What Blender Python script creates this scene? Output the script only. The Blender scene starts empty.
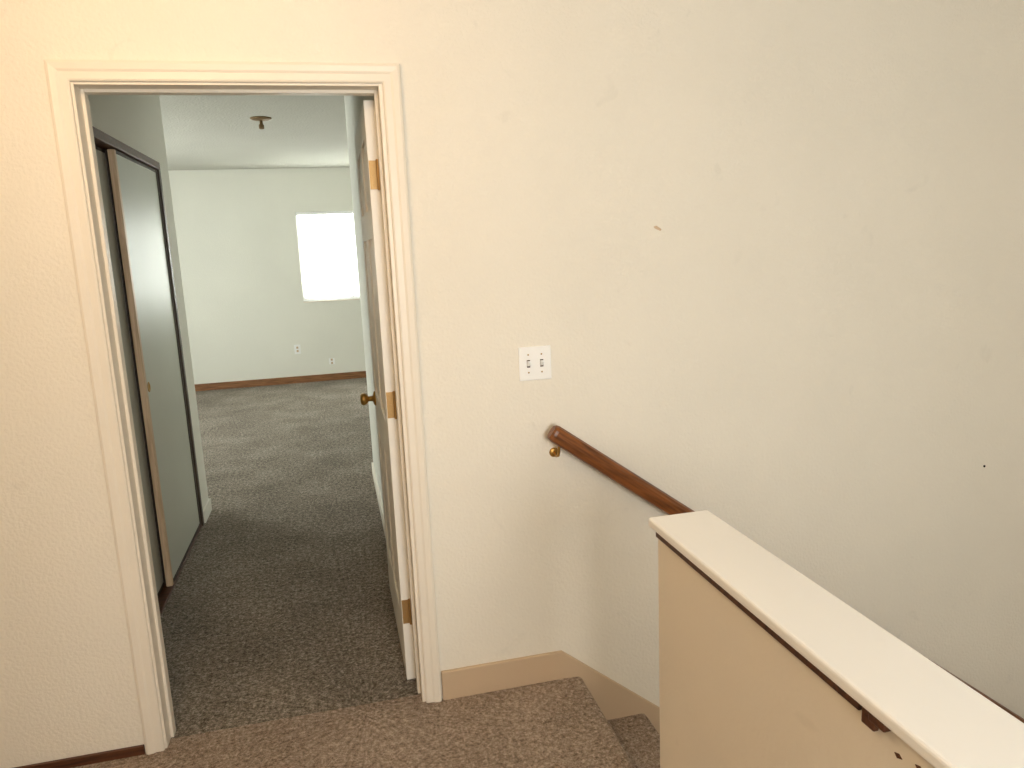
import bpy, bmesh, math
from mathutils import Vector, Matrix
scene=bpy.context.scene
CEIL=2.58

# ---------------- materials ----------------
def newmat(name):
    m=bpy.data.materials.new(name); m.use_nodes=True
    nt=m.node_tree; b=nt.nodes['Principled BSDF']
    return m,nt,b
def lin(c): 
    return tuple(((x/255)/12.92 if x/255<=.04045 else ((x/255+.055)/1.055)**2.4) for x in c)+(1,)
def paint(name,rgb,rough=.6,bump=.0,scale=120,var=0.03,spec=.3,dist=.004,scuff=0):
    m,nt,b=newmat(name)
    c=lin(rgb)
    tc=nt.nodes.new('ShaderNodeTexCoord')
    n=nt.nodes.new('ShaderNodeTexNoise'); n.inputs['Scale'].default_value=2.2; n.inputs['Detail'].default_value=5
    nt.links.new(tc.outputs['Object'],n.inputs['Vector'])
    r=nt.nodes.new('ShaderNodeValToRGB')
    r.color_ramp.elements[0].position=.3; r.color_ramp.elements[1].position=.7
    r.color_ramp.elements[0].color=tuple(x*(1-var) for x in c[:3])+(1,)
    r.color_ramp.elements[1].color=tuple(min(1,x*(1+var)) for x in c[:3])+(1,)
    nt.links.new(n.outputs['Fac'],r.inputs['Fac'])
    out=r.outputs['Color']
    if scuff>0:   # faint hand marks / grime
        ns=nt.nodes.new('ShaderNodeTexNoise'); ns.inputs['Scale'].default_value=9; ns.inputs['Detail'].default_value=7; ns.inputs['Distortion'].default_value=.8
        nt.links.new(tc.outputs['Object'],ns.inputs['Vector'])
        mr=nt.nodes.new('ShaderNodeMapRange'); mr.inputs[1].default_value=.66; mr.inputs[2].default_value=.74; mr.inputs[3].default_value=0; mr.inputs[4].default_value=scuff
        nt.links.new(ns.outputs['Fac'],mr.inputs[0])
        mx=nt.nodes.new('ShaderNodeMix'); mx.data_type='RGBA'; mx.inputs[7].default_value=tuple(x*.55 for x in c[:3])+(1,)
        nt.links.new(mr.outputs[0],mx.inputs[0]); nt.links.new(out,mx.inputs[6]); out=mx.outputs[2]
    nt.links.new(out,b.inputs['Base Color'])
    b.inputs['Roughness'].default_value=rough
    b.inputs['Specular IOR Level'].default_value=spec
    if bump>0:
        n2=nt.nodes.new('ShaderNodeTexNoise'); n2.inputs['Scale'].default_value=scale; n2.inputs['Detail'].default_value=3
        nt.links.new(tc.outputs['Object'],n2.inputs['Vector'])
        bp=nt.nodes.new('ShaderNodeBump'); bp.inputs['Strength'].default_value=bump; bp.inputs['Distance'].default_value=dist
        nt.links.new(n2.outputs['Fac'],bp.inputs['Height']); nt.links.new(bp.outputs['Normal'],b.inputs['Normal'])
    return m
def carpet(name,dark,mid,light,s1=95,s2=45,w2=.3):
    m,nt,b=newmat(name)
    tc=nt.nodes.new('ShaderNodeTexCoord')
    n=nt.nodes.new('ShaderNodeTexNoise'); n.inputs['Scale'].default_value=s1; n.inputs['Detail'].default_value=8; n.inputs['Roughness'].default_value=.85
    nm=nt.nodes.new('ShaderNodeTexNoise'); nm.inputs['Scale'].default_value=s2; nm.inputs['Detail'].default_value=5; nm.inputs['Roughness'].default_value=.75
    n2=nt.nodes.new('ShaderNodeTexNoise'); n2.inputs['Scale'].default_value=2.6; n2.inputs['Detail'].default_value=6; n2.inputs['Roughness'].default_value=.6
    for k in (n,nm,n2): nt.links.new(tc.outputs['Object'],k.inputs['Vector'])
    def ma(inp,mul,add=None):
        k=nt.nodes.new('ShaderNodeMath'); k.operation='MULTIPLY_ADD'; k.inputs[1].default_value=mul; k.inputs[2].default_value=0
        nt.links.new(inp,k.inputs[0])
        if add is not None: nt.links.new(add,k.inputs[2])
        return k.outputs[0]
    s=ma(n.outputs['Fac'],.9-w2); s=ma(nm.outputs['Fac'],w2,s); s=ma(n2.outputs['Fac'],.10,s)
    r=nt.nodes.new('ShaderNodeValToRGB'); e=r.color_ramp.elements
    e[0].position=.41; e[0].color=lin(dark); e[1].position=.59; e[1].color=lin(light)
    k=e.new(.5); k.color=lin(mid)
    nt.links.new(s,r.inputs['Fac']); nt.links.new(r.outputs['Color'],b.inputs['Base Color'])
    b.inputs['Roughness'].default_value=.95; b.inputs['Specular IOR Level'].default_value=.05
    b.inputs['Sheen Weight'].default_value=.05
    n3=nt.nodes.new('ShaderNodeTexNoise'); n3.inputs['Scale'].default_value=120; n3.inputs['Detail'].default_value=5
    nt.links.new(tc.outputs['Object'],n3.inputs['Vector'])
    bp=nt.nodes.new('ShaderNodeBump'); bp.inputs['Strength'].default_value=1.0; bp.inputs['Distance'].default_value=.016
    nt.links.new(n3.outputs['Fac'],bp.inputs['Height']); nt.links.new(bp.outputs['Normal'],b.inputs['Normal'])
    return m
def wood(name,c1,c2,rough=.4,axis='X',scale=6):
    m,nt,b=newmat(name)
    tc=nt.nodes.new('ShaderNodeTexCoord'); mp=nt.nodes.new('ShaderNodeMapping')
    s={'X':(1,14,14),'Y':(14,1,14),'Z':(14,14,1)}[axis]; mp.inputs['Scale'].default_value=s
    nt.links.new(tc.outputs['Object'],mp.inputs['Vector'])
    n=nt.nodes.new('ShaderNodeTexNoise'); n.inputs['Scale'].default_value=scale; n.inputs['Detail'].default_value=6; n.inputs['Distortion'].default_value=.4
    nt.links.new(mp.outputs['Vector'],n.inputs['Vector'])
    r=nt.nodes.new('ShaderNodeValToRGB'); r.color_ramp.elements[0].position=.35; r.color_ramp.elements[1].position=.65
    r.color_ramp.elements[0].color=lin(c1); r.color_ramp.elements[1].color=lin(c2)
    nt.links.new(n.outputs['Fac'],r.inputs['Fac']); nt.links.new(r.outputs['Color'],b.inputs['Base Color'])
    b.inputs['Roughness'].default_value=rough
    return m
def metal(name,rgb,rough=.35,met=.9):
    m,nt,b=newmat(name); b.inputs['Base Color'].default_value=lin(rgb); b.inputs['Metallic'].default_value=met
    n=nt.nodes.new('ShaderNodeTexNoise'); n.inputs['Scale'].default_value=40
    mr=nt.nodes.new('ShaderNodeMapRange'); mr.inputs[3].default_value=rough*.8; mr.inputs[4].default_value=rough*1.3
    nt.links.new(n.outputs['Fac'],mr.inputs[0]); nt.links.new(mr.outputs[0],b.inputs['Roughness'])
    return m
M_wall=paint('wall_paint',(241,235,222),.7,.36,95,.02,.25,.008,.10)
M_bedwall=paint('bedroom_paint',(236,235,225),.75,.3,95,.015,.2,.008)
M_ceil=paint('ceiling_paint',(202,201,192),.9,.6,60,.02,.1,.01)
M_trim=paint('trim_paint',(240,232,218),.4,.05,40,.03,.4)
M_base=paint('baseboard_paint',(206,182,153),.5,.05,40,.03,.3)
M_door=paint('door_paint',(244,241,233),.45,.04,60,.02,.4)
M_cap=paint('cap_paint',(253,253,252),.35,.06,25,.02,.45,.004,.12)
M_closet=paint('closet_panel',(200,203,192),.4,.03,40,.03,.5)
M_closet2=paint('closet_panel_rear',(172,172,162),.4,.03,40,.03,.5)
M_plate=paint('switch_plastic',(251,251,249),.3,0,10,.005,.5)
M_halfwall=paint('half_wall_paint',(236,227,212),.75,.18,95,.02,.2,.006,.1)
M_carp_hall=carpet('carpet_hall',(102,86,75),(168,149,132),(222,204,187))
M_carp_bed=carpet('carpet_bedroom',(58,53,48),(136,126,114),(214,202,187))
M_rail=wood('rail_wood',(88,48,20),(140,84,42),.32,'X')
M_dark=wood('dark_wood',(62,34,20),(98,58,34),.45,'X')
M_dark2=wood('closet_frame_wood',(54,44,36),(84,70,58),.45,'Z')
M_tan=wood('closet_edge_wood',(196,168,136),(222,196,164),.4,'Z')
M_brass=metal('brass',(186,146,80),.35)
M_bronze=metal('dull_brass',(176,142,92),.45,.6)
M_fix=metal('tarnished_brass',(128,104,70),.6,.4)
M_track=metal('dark_track',(70,58,50),.5)
M_black=paint('dark_slot',(20,18,16),.8)

# ---------------- mesh helpers ----------------
def finish(name,bm,mat,bevel=0,seg=2,parent=None,smooth=False):
    bmesh.ops.recalc_face_normals(bm,faces=bm.faces)
    me=bpy.data.meshes.new(name); bm.to_mesh(me); bm.free()
    o=bpy.data.objects.new(name,me); scene.collection.objects.link(o)
    me.materials.append(mat)
    if smooth:
        for p in me.polygons: p.use_smooth=True
    if bevel>0:
        md=o.modifiers.new('bevel','BEVEL'); md.width=bevel; md.segments=seg; md.limit_method='ANGLE'; md.angle_limit=math.radians(40)
    if parent: o.parent=parent
    return o
def addbox(bm,x0,x1,y0,y1,z0,z1):
    v=[bm.verts.new(p) for p in ((x0,y0,z0),(x1,y0,z0),(x1,y1,z0),(x0,y1,z0),(x0,y0,z1),(x1,y0,z1),(x1,y1,z1),(x0,y1,z1))]
    for f in ((0,3,2,1),(4,5,6,7),(0,1,5,4),(1,2,6,5),(2,3,7,6),(3,0,4,7)): bm.faces.new([v[i] for i in f])
def boxes(name,bl,mat,bevel=0,parent=None,seg=2):
    bm=bmesh.new()
    for b in bl: addbox(bm,*b)
    return finish(name,bm,mat,bevel,seg,parent)
def prism(name,pts,axis,a0,a1,mat,bevel=0,parent=None,smooth=False):
    bm=bmesh.new()
    def P(p,a): return {'y':(p[0],a,p[1]),'x':(a,p[0],p[1]),'z':(p[0],p[1],a)}[axis]
    A=[bm.verts.new(P(p,a0)) for p in pts]; B=[bm.verts.new(P(p,a1)) for p in pts]
    bm.faces.new(A); bm.faces.new(B[::-1])
    n=len(pts)
    for i in range(n): bm.faces.new((A[i],B[i],B[(i+1)%n],A[(i+1)%n]))
    return finish(name,bm,mat,bevel,2,parent,smooth)
def lathe(bm,prof,M,n=24):
    rings=[]
    for r,z in prof:
        rings.append([bm.verts.new(M@Vector((r*math.cos(2*math.pi*i/n),r*math.sin(2*math.pi*i/n),z))) for i in range(n)])
    for a,b in zip(rings,rings[1:]):
        for i in range(n): bm.faces.new((a[i],a[(i+1)%n],b[(i+1)%n],b[i]))
    bm.faces.new(rings[0][::-1]); bm.faces.new(rings[-1])
def lobj(name,prof,loc,direction,mat,parent=None,n=24):
    q=Vector(direction).to_track_quat('Z','Y'); M=Matrix.Translation(loc)@q.to_matrix().to_4x4()
    bm=bmesh.new(); lathe(bm,prof,M,n); 
    return finish(name,bm,mat,0,2,parent,True)
def tube(name,pts,r,mat,parent=None):
    cu=bpy.data.curves.new(name,'CURVE'); cu.dimensions='3D'; cu.bevel_depth=r; cu.bevel_resolution=4; cu.use_fill_caps=True
    s=cu.splines.new('POLY'); s.points.add(len(pts)-1)
    for i,p in enumerate(pts): s.points[i].co=tuple(p)+(1,)
    o=bpy.data.objects.new(name,cu); scene.collection.objects.link(o); cu.materials.append(mat)
    if parent: o.parent=parent
    return o
def empty(name,loc=(0,0,0)):
    o=bpy.data.objects.new(name,None); o.empty_display_size=.1; scene.collection.objects.link(o); return o
def casing(name,xl,xr,zt,prof,ysign,y0,mat,zb=0):
    bm=bmesh.new(); rings=[]
    for (px,pz,dx,dz) in ((xl,zb,-1,0),(xl,zt,-1,1),(xr,zt,1,1),(xr,zb,1,0)):
        rings.append([bm.verts.new((px+dx*w,y0+ysign*t,pz+dz*w)) for w,t in prof])
    n=len(prof)
    for a,b in zip(rings,rings[1:]):
        for i in range(n): bm.faces.new((a[i],a[(i+1)%n],b[(i+1)%n],b[i]))
    bm.faces.new(rings[0]); bm.faces.new(rings[-1][::-1])
    return finish(name,bm,mat,.002,2)

# ---------------- shell ----------------
XL,XR,ZT=-.653,.206,2.058
boxes('wall_front',[(-1.8,XL,0,.13,-.2,CEIL),(XR,3.2,0,.13,-2.7,CEIL),(XL,XR,0,.13,ZT,CEIL)],M_wall)
boxes('wall_left',[(-1.92,-1.8,-4,.13,-.2,CEIL)],M_wall)
WB0,WB1,WZ0,WZ1=-.05,1.2,1.0,2.15
boxes('wall_back',[(-1.92,WB0,-4.12,-4,-2.7,CEIL),(WB1,3.32,-4.12,-4,-2.7,CEIL),(WB0,WB1,-4.12,-4,-2.7,WZ0),(WB0,WB1,-4.12,-4,WZ1,CEIL)],M_wall)
boxes('daylight_blocker',[(-1.8,.0,-3.05,-2.95,0,CEIL)],M_wall)  # added unseen slab behind the camera, keeps window daylight off the left side
boxes('wall_right',[(3.2,3.32,-4,.13,-2.7,CEIL)],M_wall)
boxes('ceiling',[(-3.3,3.32,-4.12,7.26,CEIL,CEIL+.1)],M_ceil)
boxes('wall_far',[(-3.3,-.335,7.14,7.26,-.1,CEIL),(.87,2.3,7.14,7.26,-.1,CEIL),(-.335,.87,7.14,7.26,-.1,1.0),(-.335,.87,7.14,7.26,2.07,CEIL)],M_bedwall)
boxes('wall_bedroom_left',[(-3.3,-3.2,2.2,3.6,-.1,CEIL),(-3.3,-3.2,5.4,7.14,-.1,CEIL),(-3.3,-3.2,3.6,5.4,-.1,.95),(-3.3,-3.2,3.6,5.4,2.1,CEIL)],M_bedwall)
boxes('wall_bedroom_right',[(2.2,2.3,2.75,7.14,-.1,CEIL)],M_bedwall)
XC=-.857; CE=2.44
boxes('wall_closet',[(XC-.1,XC,.13,.3,-.1,CEIL),(XC-.1,XC,.3,2.19,2.09,CEIL),(-3.2,XC,2.19,CE,-.1,CEIL),(-1.7,-1.6,.13,2.19,-.1,CEIL)],M_bedwall)
XW=.178
boxes('wall_corridor',[(XW+.013,XW+.13,.13,2.85,-.1,CEIL),(XW+.13,2.2,2.73,2.85,-.1,CEIL)],M_bedwall)
boxes('floor_bedroom',[(-3.2,2.2,.05,7.14,-.1,0)],M_carp_bed)
boxes('floor',[(-1.8,.735,-4,.05,-.25,0)],M_carp_hall)
bm=bmesh.new()
def nose_step(bm,x0,x1,z,y0,y1,zb):
    pts=[(x0,z)]
    r=.02
    for i in range(7):
        a=math.pi/2-math.pi*i/6
        pts.append((x1-r+r*math.cos(a),z-r+r*math.sin(a)))
    pts+= [(x1-.028,z-.045),(x1-.028,zb),(x0,zb)]
    A=[bm.verts.new((x,y0,zz)) for x,zz in pts]; B=[bm.verts.new((x,y1,zz)) for x,zz in pts]
    bm.faces.new(A); bm.faces.new(B[::-1]); n=len(pts)
    for i in range(n): bm.faces.new((A[i],B[i],B[(i+1)%n],A[(i+1)%n]))
nose_step(bm,.735,.775,0,-.93,-.001,-.25)
for k in range(1,10):
    nose_step(bm,.7355+.25*(k-1),.775+.25*k,-.2*k,-.93,-.001,-.2*k-.45)
finish('staircase',bm,M_carp_hall,0,2)
boxes('floor_stairwell',[(.735,3.2,-4,0,-2.8,-2.7)],M_carp_hall)
boxes('wall_stairwell',[(.69,.73,-4,0,-2.7,-.26)],M_wall)

# ---------------- half wall ----------------
boxes('half_wall',[(.662,.775,-4,-.932,-.2,.925)],M_halfwall)
cap=boxes('trim_cap',[(.643,.79,-4,-.918,.926,.948)],M_cap,.006,None,3)
boxes('dark_strip_under_cap',[(.652,.661,-1.60,-.94,.909,.925)],M_dark,.002)  # thin dark brown strip along the cap's underside
boxes('trim_cap_bracket',[(.652,.661,-1.63,-1.605,.897,.925),(.646,.661,-1.655,-1.625,.914,.925)],M_dark,.002)
for i,(cy,cz) in enumerate(((-1.665,.885),(-1.70,.893),(-1.735,.880))):
    nm='paint_chip' if i==0 else 'paint_chip.%03d'%i
    prism(nm,[(cy-.007,cz),(cy-.001,cz+.004),(cy+.007,cz+.001),(cy+.002,cz-.004)],'x',.6612,.662,M_dark)

# ---------------- baseboards ----------------
sl=.80
bx=.703
prism('baseboard_front',[(.262,0),(.262,.108),(bx,.108),(3.1,.108-sl*(3.1-bx)),(3.1,-.35-sl*(3.1-bx)),(bx+.1,-.35),(bx+.02,0)],'y',-.014,0,M_base,.003)
boxes('baseboard_front_left',[(-1.8,-.706,-.012,0,0,.03)],M_dark,.002)
boxes('baseboard_far',[(-3.2,2.2,7.126,7.14,0,.085)],wood('base_wood',(116,76,46),(158,110,70),.45,'X'),.003)
boxes('baseboard_corridor',[(XW,XW+.013,1.0,2.85,0,.085)],M_trim,.002)
boxes('baseboard_closet',[(XC,XC+.012,2.2,CE+.012,0,.075),(-1.2,XC+.012,CE,CE+.012,0,.075)],M_bedwall,.002)

# ---------------- door frame ----------------
JL,JR=XL+.013,XR-.015
boxes('trim_door_jamb',[(XL,JL,0,.13,0,ZT),(JR,XR,0,.13,0,ZT),(JL,JR,0,.13,ZT-.013,ZT)],M_trim,.0015)
boxes('trim_door_stop',[(JL,JL+.01,.055,.092,0,ZT-.013),(JR-.01,JR,.055,.092,0,ZT-.013),(JL+.01,JR-.01,.055,.092,ZT-.023,ZT-.013)],M_trim,.0015)
prof=[(-.006,0),(-.006,.009),(.0,.012),(.018,.0125),(.025,.016),(.040,.018),(.048,.015),(.051,.0)]
casing('trim_door_casing',XL,XR+.003,ZT,prof,-1,0,M_trim)
casing('trim_door_casing_inner',XL,XR-.014,ZT,[(-.006,0),(-.006,.009),(.0,.012),(.004,.0)],1,.13,M_trim)

# ---------------- six panel door ----------------
door=empty('door_1',(0,0,0))
DX0,DX1=.151,.186; DY0,DY1=.135,.945; DZ0,DZ1=.012,2.03
def panel_door(parent):
    bm=bmesh.new()
    st=.11; mid=.09
    ys=[DY0,DY0+st,(DY0+DY1)/2-mid/2,(DY0+DY1)/2+mid/2,DY1-st,DY1]
    zs=[DZ0,.24,.80,.96,1.60,1.70,1.93,DZ1]
    addbox(bm,DX0+.009,DX1-.009,DY0+.02,DY1-.02,DZ0+.02,DZ1-.02)
    for a,b in ((0,1),(2,3),(4,5)): addbox(bm,DX0,DX1,ys[a],ys[b],DZ0,DZ1)
    for a,b in ((0,1),(2,3),(4,5),(6,7)):
        addbox(bm,DX0,DX1,ys[1],ys[2],zs[a],zs[b]); addbox(bm,DX0,DX1,ys[3],ys[4],zs[a],zs[b])
    for ya,yb in ((ys[1],ys[2]),(ys[3],ys[4])):
        for za,zb in ((zs[1],zs[2]),(zs[3],zs[4]),(zs[5],zs[6])):
            for xo,xi in ((DX0+.009,DX0+.003),(DX1-.009,DX1-.003)):
                m0=.014;m1=.035
                o=[bm.verts.new(p) for p in ((xo,ya+m0,za+m0),(xo,yb-m0,za+m0),(xo,yb-m0,zb-m0),(xo,ya+m0,zb-m0))]
                q=[bm.verts.new(p) for p in ((xi,ya+m1,za+m1),(xi,yb-m1,za+m1),(xi,yb-m1,zb-m1),(xi,ya+m1,zb-m1))]
                bm.faces.new(q)
                for i in range(4): bm.faces.new((o[i],o[(i+1)%4],q[(i+1)%4],q[i]))
    return finish('leaf',bm,M_door,.0015,2,parent)
panel_door(door)
kp=[(.0,0),(.032,0),(.032,.004),(.026,.008),(.012,.012),(.011,.03),(.02,.036),(.027,.046),(.027,.056),(.02,.064),(.0,.066)]
kp=[(max(r,.0005),z) for r,z in kp]
lobj('knob',kp,(DX0,.88,.925),(-1,0,0),M_brass,door)
boxes('latch_plate',[(.158,.179,DY1-.001,DY1+.0015,.895,.955)],M_brass,0,door)
for i,z in enumerate((1.80,1.04,.28)):
    bm=bmesh.new()
    addbox(bm,.153,.184,.1325,.135,z-.045,z+.045)
    addbox(bm,JR-.0025,JR,.098,.130,z-.045,z+.045)
    lathe(bm,[(.006,-.048),(.0065,-.045),(.0065,.045),(.006,.048)],Matrix.Translation((.1815,.129,z)),12)
    for dz in (-.03,0,.03):
        lathe(bm,[(.0035,0),(.003,.0012)],Matrix.Translation((.165,.1325,z+dz))@Matrix.Rotation(math.pi/2,4,'X'),10)
    finish('hinge_%d'%(i+1),bm,M_bronze,0,2,door)

# ---------------- closet bypass doors ----------------
cl=empty('closet_door')
def cpanel(nm,x,y0,y1,mat,mstile):
    boxes(nm+'_panel',[(x-.018,x-.004,y0+.02,y1-.02,.03,2.03)],mat,0,cl)
    boxes(nm+'_stile_near',[(x-.028,x,y0,y0+.028,.012,2.045)],mstile,.002,cl)
    boxes(nm+'_stile_far',[(x-.028,x,y1-.028,y1,.012,2.045)],M_dark2,.002,cl)
    boxes(nm+'_rails',[(x-.026,x-.002,y0+.028,y1-.028,.012,.03),(x-.026,x-.002,y0+.028,y1-.028,2.03,2.045)],M_track,.001,cl)
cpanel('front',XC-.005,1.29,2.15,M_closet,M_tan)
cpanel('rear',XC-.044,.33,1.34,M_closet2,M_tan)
lobj('finger_pull',[(.001,0),(.024,0),(.024,.002),(.018,.003),(.017,.001),(.001,.0008)],(XC-.009,1.36,.98),(1,0,0),M_brass,cl)
boxes('trim_closet_track',[(XC-.095,XC+.004,.3,2.19,2.05,2.09),(XC-.095,XC-.001,.3,2.19,0,.010)],M_dark,.002)
boxes('trim_closet_jamb',[(XC-.095,XC+.004,2.152,2.19,0,2.05),(XC-.095,XC+.002,.3,.325,0,2.05)],M_dark2,.002)

# ---------------- windows ----------------
def translucent(name,rgb):
    m=bpy.data.materials.new(name); m.use_nodes=True; nt=m.node_tree; nt.nodes.clear()
    o=nt.nodes.new('ShaderNodeOutputMaterial'); d=nt.nodes.new('ShaderNodeBsdfDiffuse'); t=nt.nodes.new('ShaderNodeBsdfTranslucent'); mx=nt.nodes.new('ShaderNodeMixShader')
    d.inputs[0].default_value=lin(rgb); t.inputs[0].default_value=lin(rgb); mx.inputs[0].default_value=.6
    nt.links.new(d.outputs[0],mx.inputs[1]); nt.links.new(t.outputs[0],mx.inputs[2]); nt.links.new(mx.outputs[0],o.inputs[0]); return m
M_vane=translucent('blind_vane',(250,250,246))
def glassmat():
    m=bpy.data.materials.new('window_glass'); m.use_nodes=True; nt=m.node_tree; nt.nodes.clear()
    o=nt.nodes.new('ShaderNodeOutputMaterial'); d=nt.nodes.new('ShaderNodeBsdfTransparent'); t=nt.nodes.new('ShaderNodeBsdfGlossy'); mx=nt.nodes.new('ShaderNodeMixShader')
    t.inputs['Roughness'].default_value=.05; mx.inputs[0].default_value=.06
    nt.links.new(d.outputs[0],mx.inputs[1]); nt.links.new(t.outputs[0],mx.inputs[2]); nt.links.new(mx.outputs[0],o.inputs[0]); return m
M_glass=glassmat()
def window(name,axis,a0,a1,z0,z1,wall,inward,vanes=True):
    w=empty(name)
    def bx3(n,al,mat,bev=.002):
        L=[]
        for (u0,u1,d0,d1,c0,c1) in al:
            p0,p1=wall+min(d0*inward,d1*inward),wall+max(d0*inward,d1*inward)
            L.append((u0,u1,p0,p1,c0,c1) if axis=='x' else (p0,p1,u0,u1,c0,c1))
        return boxes(n,L,mat,bev,w)
    m=(a0+a1)/2; fr=.04
    bx3('frame',[(a0,a0+fr,-.1,-.05,z0,z1),(a1-fr,a1,-.1,-.05,z0,z1),(a0+fr,a1-fr,-.1,-.05,z0,z0+fr),(a0+fr,a1-fr,-.1,-.05,z1-fr,z1),(m-.02,m+.02,-.1,-.05,z0+fr,z1-fr)],M_plate)
    bx3('glass',[(a0+fr,a1-fr,-.077,-.073,z0+fr,z1-fr)],M_glass,0)
    bx3('sill',[(a0,a1,-.05,.01,z0-.015,z0)],M_trim)
    if vanes:
        bx3('headrail',[(a0+.005,a1-.005,-.04,.0,z1-.035,z1-.002)],M_plate)
        bm=bmesh.new(); n=int((a1-a0)/.085); 
        for i in range(n):
            c=a0+.05+i*(a1-a0-.1)/(n-1); dx=.034; dd=.02
            vs=[]
            for (s,zz) in ((-1,z0+.045),(1,z0+.045),(1,z1-.03),(-1,z1-.03)):
                u=c+s*dx; dpt=wall+inward*(-.02+s*dd*.8)
                vs.append(bm.verts.new((u,dpt,zz) if axis=='x' else (dpt,u,zz)))
            bm.faces.new(vs)
        finish('vanes',bm,M_vane,0,2,w)
    return w
window('window_1','x',-.335,.87,1.0,2.07,7.14,-1)
window('window_2','y',3.6,5.4,.95,2.1,-3.2,1,False)
window('window_3','x',WB0,WB1,WZ0,WZ1,-4.0,1,False)

# ---------------- switch plate ----------------
sw=empty('light_switch')
sx,sz=.6435,1.1665
boxes('plate',[(sx-.056,sx+.056,-.006,0,sz-.057,sz+.057)],M_plate,.004,sw,3)
for i,dx in enumerate((-.023,.023)):
    boxes('slot_%d'%(i+1),[(sx+dx-.0055,sx+dx+.0055,-.0066,-.0058,sz-.0125,sz+.0125)],M_track,0,sw)
    prism('toggle_%d'%(i+1),[(-.005,-.010),(-.019,.004),(-.019,.010),(-.005,.009)],'x',sx+dx-.0046,sx+dx+.0046,M_plate,.001,sw).location=(0,0,sz)
    for j,dz in enumerate((-.03,.03)):
        lobj('screw_%d_%d'%(i+1,j+1),[(.003,0),(.0025,.0008),(.0003,.001)],(sx+dx,-.006,sz+dz),(0,-1,0),M_bronze,sw,12)

# ---------------- handrail ----------------
hr=empty('handrail')
hs=.735; ang=math.atan(hs)
L=2.75
pr=[(-.020,-.026),(-.012,-.030),(.012,-.030),(.020,-.026),(.0235,-.006),(.0235,.012),(.017,.024),(.006,.029),(-.006,.029),(-.017,.024),(-.0235,.012),(-.0235,-.006)]
bm=bmesh.new(); rings=[]
for s,k in ((0,.72),(.006,.92),(.016,1),(L,1)):
    rings.append([bm.verts.new((s,y*k,z*k)) for y,z in pr])
for a,b in zip(rings,rings[1:]):
    for i in range(len(pr)): bm.faces.new((a[i],a[(i+1)%len(pr)],b[(i+1)%len(pr)],b[i]))
bm.faces.new(rings[0]); bm.faces.new(rings[-1][::-1])
rl=finish('rail',bm,M_rail,0,2,hr,False)
rl.location=(.676,-.062,.942); rl.rotation_euler=(0,ang,0)
for i,s in enumerate((.03,1.3,2.5)):
    x=.676+s*math.cos(ang); z=.942-s*math.sin(ang)-.033
    lobj('bracket_plate_%d'%(i+1),[(.001,.005),(.012,.005),(.017,.002),(.017,0)][::-1],(x,0,z-.04),(0,-1,0),M_brass,hr,20)
    tube('bracket_arm_%d'%(i+1),[(x,-.004,z-.04),(x,-.03,z-.046),(x,-.052,z-.038),(x,-.06,z-.02),(x,-.062,z+.002)],.005,M_brass,hr)
    boxes('bracket_saddle_%d'%(i+1),[(-.025,.025,-.01,.01,-.002,.002)],M_brass,.001,hr)
    o=bpy.data.objects['bracket_saddle_%d'%(i+1)]; o.location=(x,-.062,z); o.rotation_euler=(0,ang,0)

# ---------------- small things ----------------
lobj('nail',[(.004,0),(.005,.003),(.001,.004)],(2.512,0,.596),(0,-1,0),M_black,None,10)
prism('wall_patch',[(1.078,1.600),(1.088,1.602),(1.106,1.590),(1.103,1.584),(1.092,1.588),(1.080,1.594)],'y',-.0015,0,M_base,.0005)
def outlet(name,x,z,w,h):
    o=empty(name)
    boxes('plate',[(x-w/2,x+w/2,7.134,7.14,z-h/2,z+h/2)],M_plate,.002,o)
    boxes('receptacles',[(x-.012,x+.012,7.1325,7.1345,z+.008,z+.034),(x-.012,x+.012,7.1325,7.1345,z-.034,z-.008)],M_base,.001,o)
outlet('wall_outlet',-.46,.42,.075,.115)
outlet('wall_outlet.001',-.06,.24,.07,.075)
cf=empty('ceiling_light')
lobj('canopy',[(.078,0),(.078,.006),(.06,.014),(.02,.018),(.012,.02)],(-.4,3.73,CEIL),(0,0,-1),M_fix,cf)
lobj('socket',[(.010,.015),(.012,.045),(.019,.05),(.019,.075),(.013,.08),(.001,.081)],(-.4,3.73,CEIL),(0,0,-1),M_fix,cf)

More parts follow.
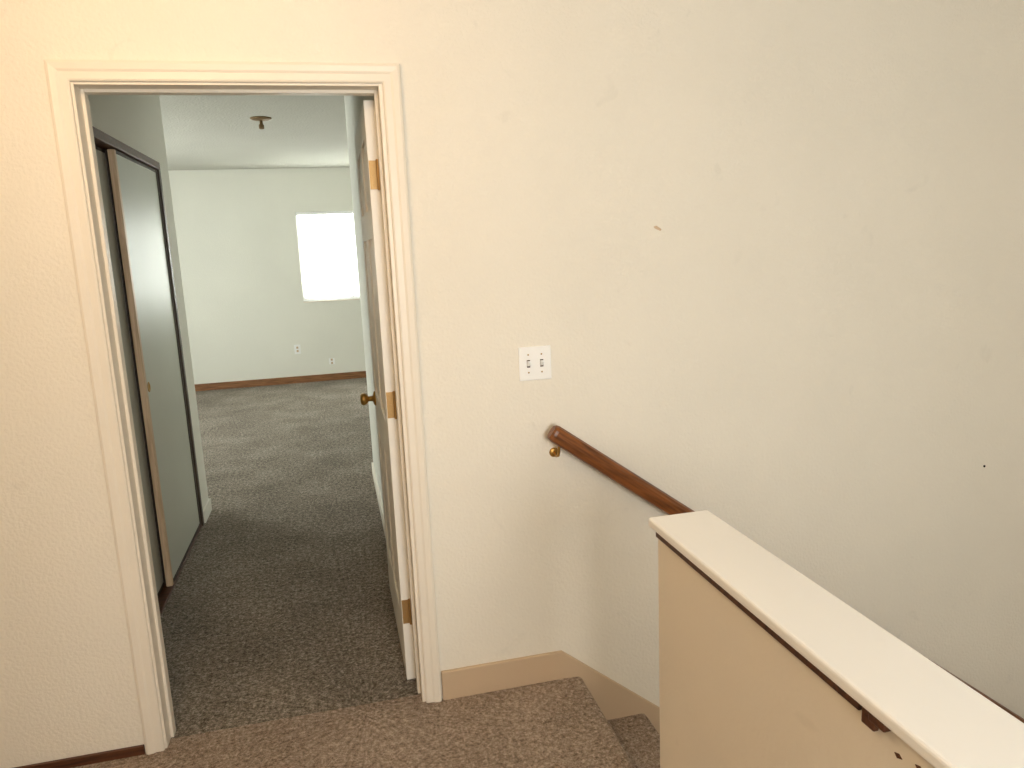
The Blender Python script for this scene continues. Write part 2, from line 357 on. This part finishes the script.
# ---------------- lights ----------------
def area(name,loc,rot,sx,sy,power,col):
    l=bpy.data.lights.new(name,'AREA'); l.shape='RECTANGLE'; l.size=sx; l.size_y=sy; l.energy=power; l.color=col
    o=bpy.data.objects.new(name,l); o.location=loc; o.rotation_euler=rot; scene.collection.objects.link(o); return o
cool=(.95,1.0,.95)
area('daylight_bedroom_far',(.27,7.4,1.55),(math.radians(-90),0,0),1.2,1.1,95,cool)
area('daylight_bedroom_left',(-3.35,4.5,1.55),(0,math.radians(-90),0),1.2,1.8,105,cool)
area('daylight_hall',((WB0+WB1)/2,-4.2,(WZ0+WZ1)/2),(math.radians(90),0,0),WB1-WB0,WZ1-WZ0,96,(1,.99,.945))
hl=empty('hall_ceiling_lamp')
lx,ly=-.55,-1.1
lobj('pan',[(.15,0),(.15,.02),(.14,.025)],(lx,ly,CEIL),(0,0,-1),M_brass,hl)
m,nt,b=newmat('lamp_glass'); b.inputs['Base Color'].default_value=(1,.9,.75,1); b.inputs['Emission Color'].default_value=(1,.62,.30,1); b.inputs['Emission Strength'].default_value=3
lobj('dome',[(.135,.025),(.125,.055),(.09,.085),(.04,.098),(.001,.10)],(lx,ly,CEIL),(0,0,-1),m,hl)
pl=bpy.data.lights.new('hall_bulb','POINT'); pl.energy=23; pl.color=(1,.69,.40); pl.shadow_soft_size=.12
po=bpy.data.objects.new('hall_bulb',pl); po.location=(lx,ly,CEIL-.24); scene.collection.objects.link(po)

w=bpy.data.worlds.new('World'); scene.world=w; w.use_nodes=True
w.node_tree.nodes['Background'].inputs[0].default_value=(.97,1,.98,1); w.node_tree.nodes['Background'].inputs[1].default_value=1.8

# ---------------- camera ----------------
f,yaw,pitch,roll,h,d=746.53,.231,-.182,-.044,1.554,2.391
R=Vector((math.cos(yaw),-math.sin(yaw),0)); F0=Vector((math.sin(yaw),math.cos(yaw),0))
F=F0*math.cos(pitch)+Vector((0,0,1))*math.sin(pitch); U=R.cross(F)
R,U=R*math.cos(roll)+U*math.sin(roll), -R*math.sin(roll)+U*math.cos(roll)
cd=bpy.data.cameras.new('camera'); cam=bpy.data.objects.new('camera',cd); scene.collection.objects.link(cam)
cd.sensor_width=36; cd.lens=f/1024*36; cd.clip_start=.02
Mx=Matrix((R,U,-F)).transposed().to_4x4(); Mx.translation=Vector((0,-d,h)); cam.matrix_world=Mx
scene.camera=cam
scene.view_settings.view_transform='Standard'
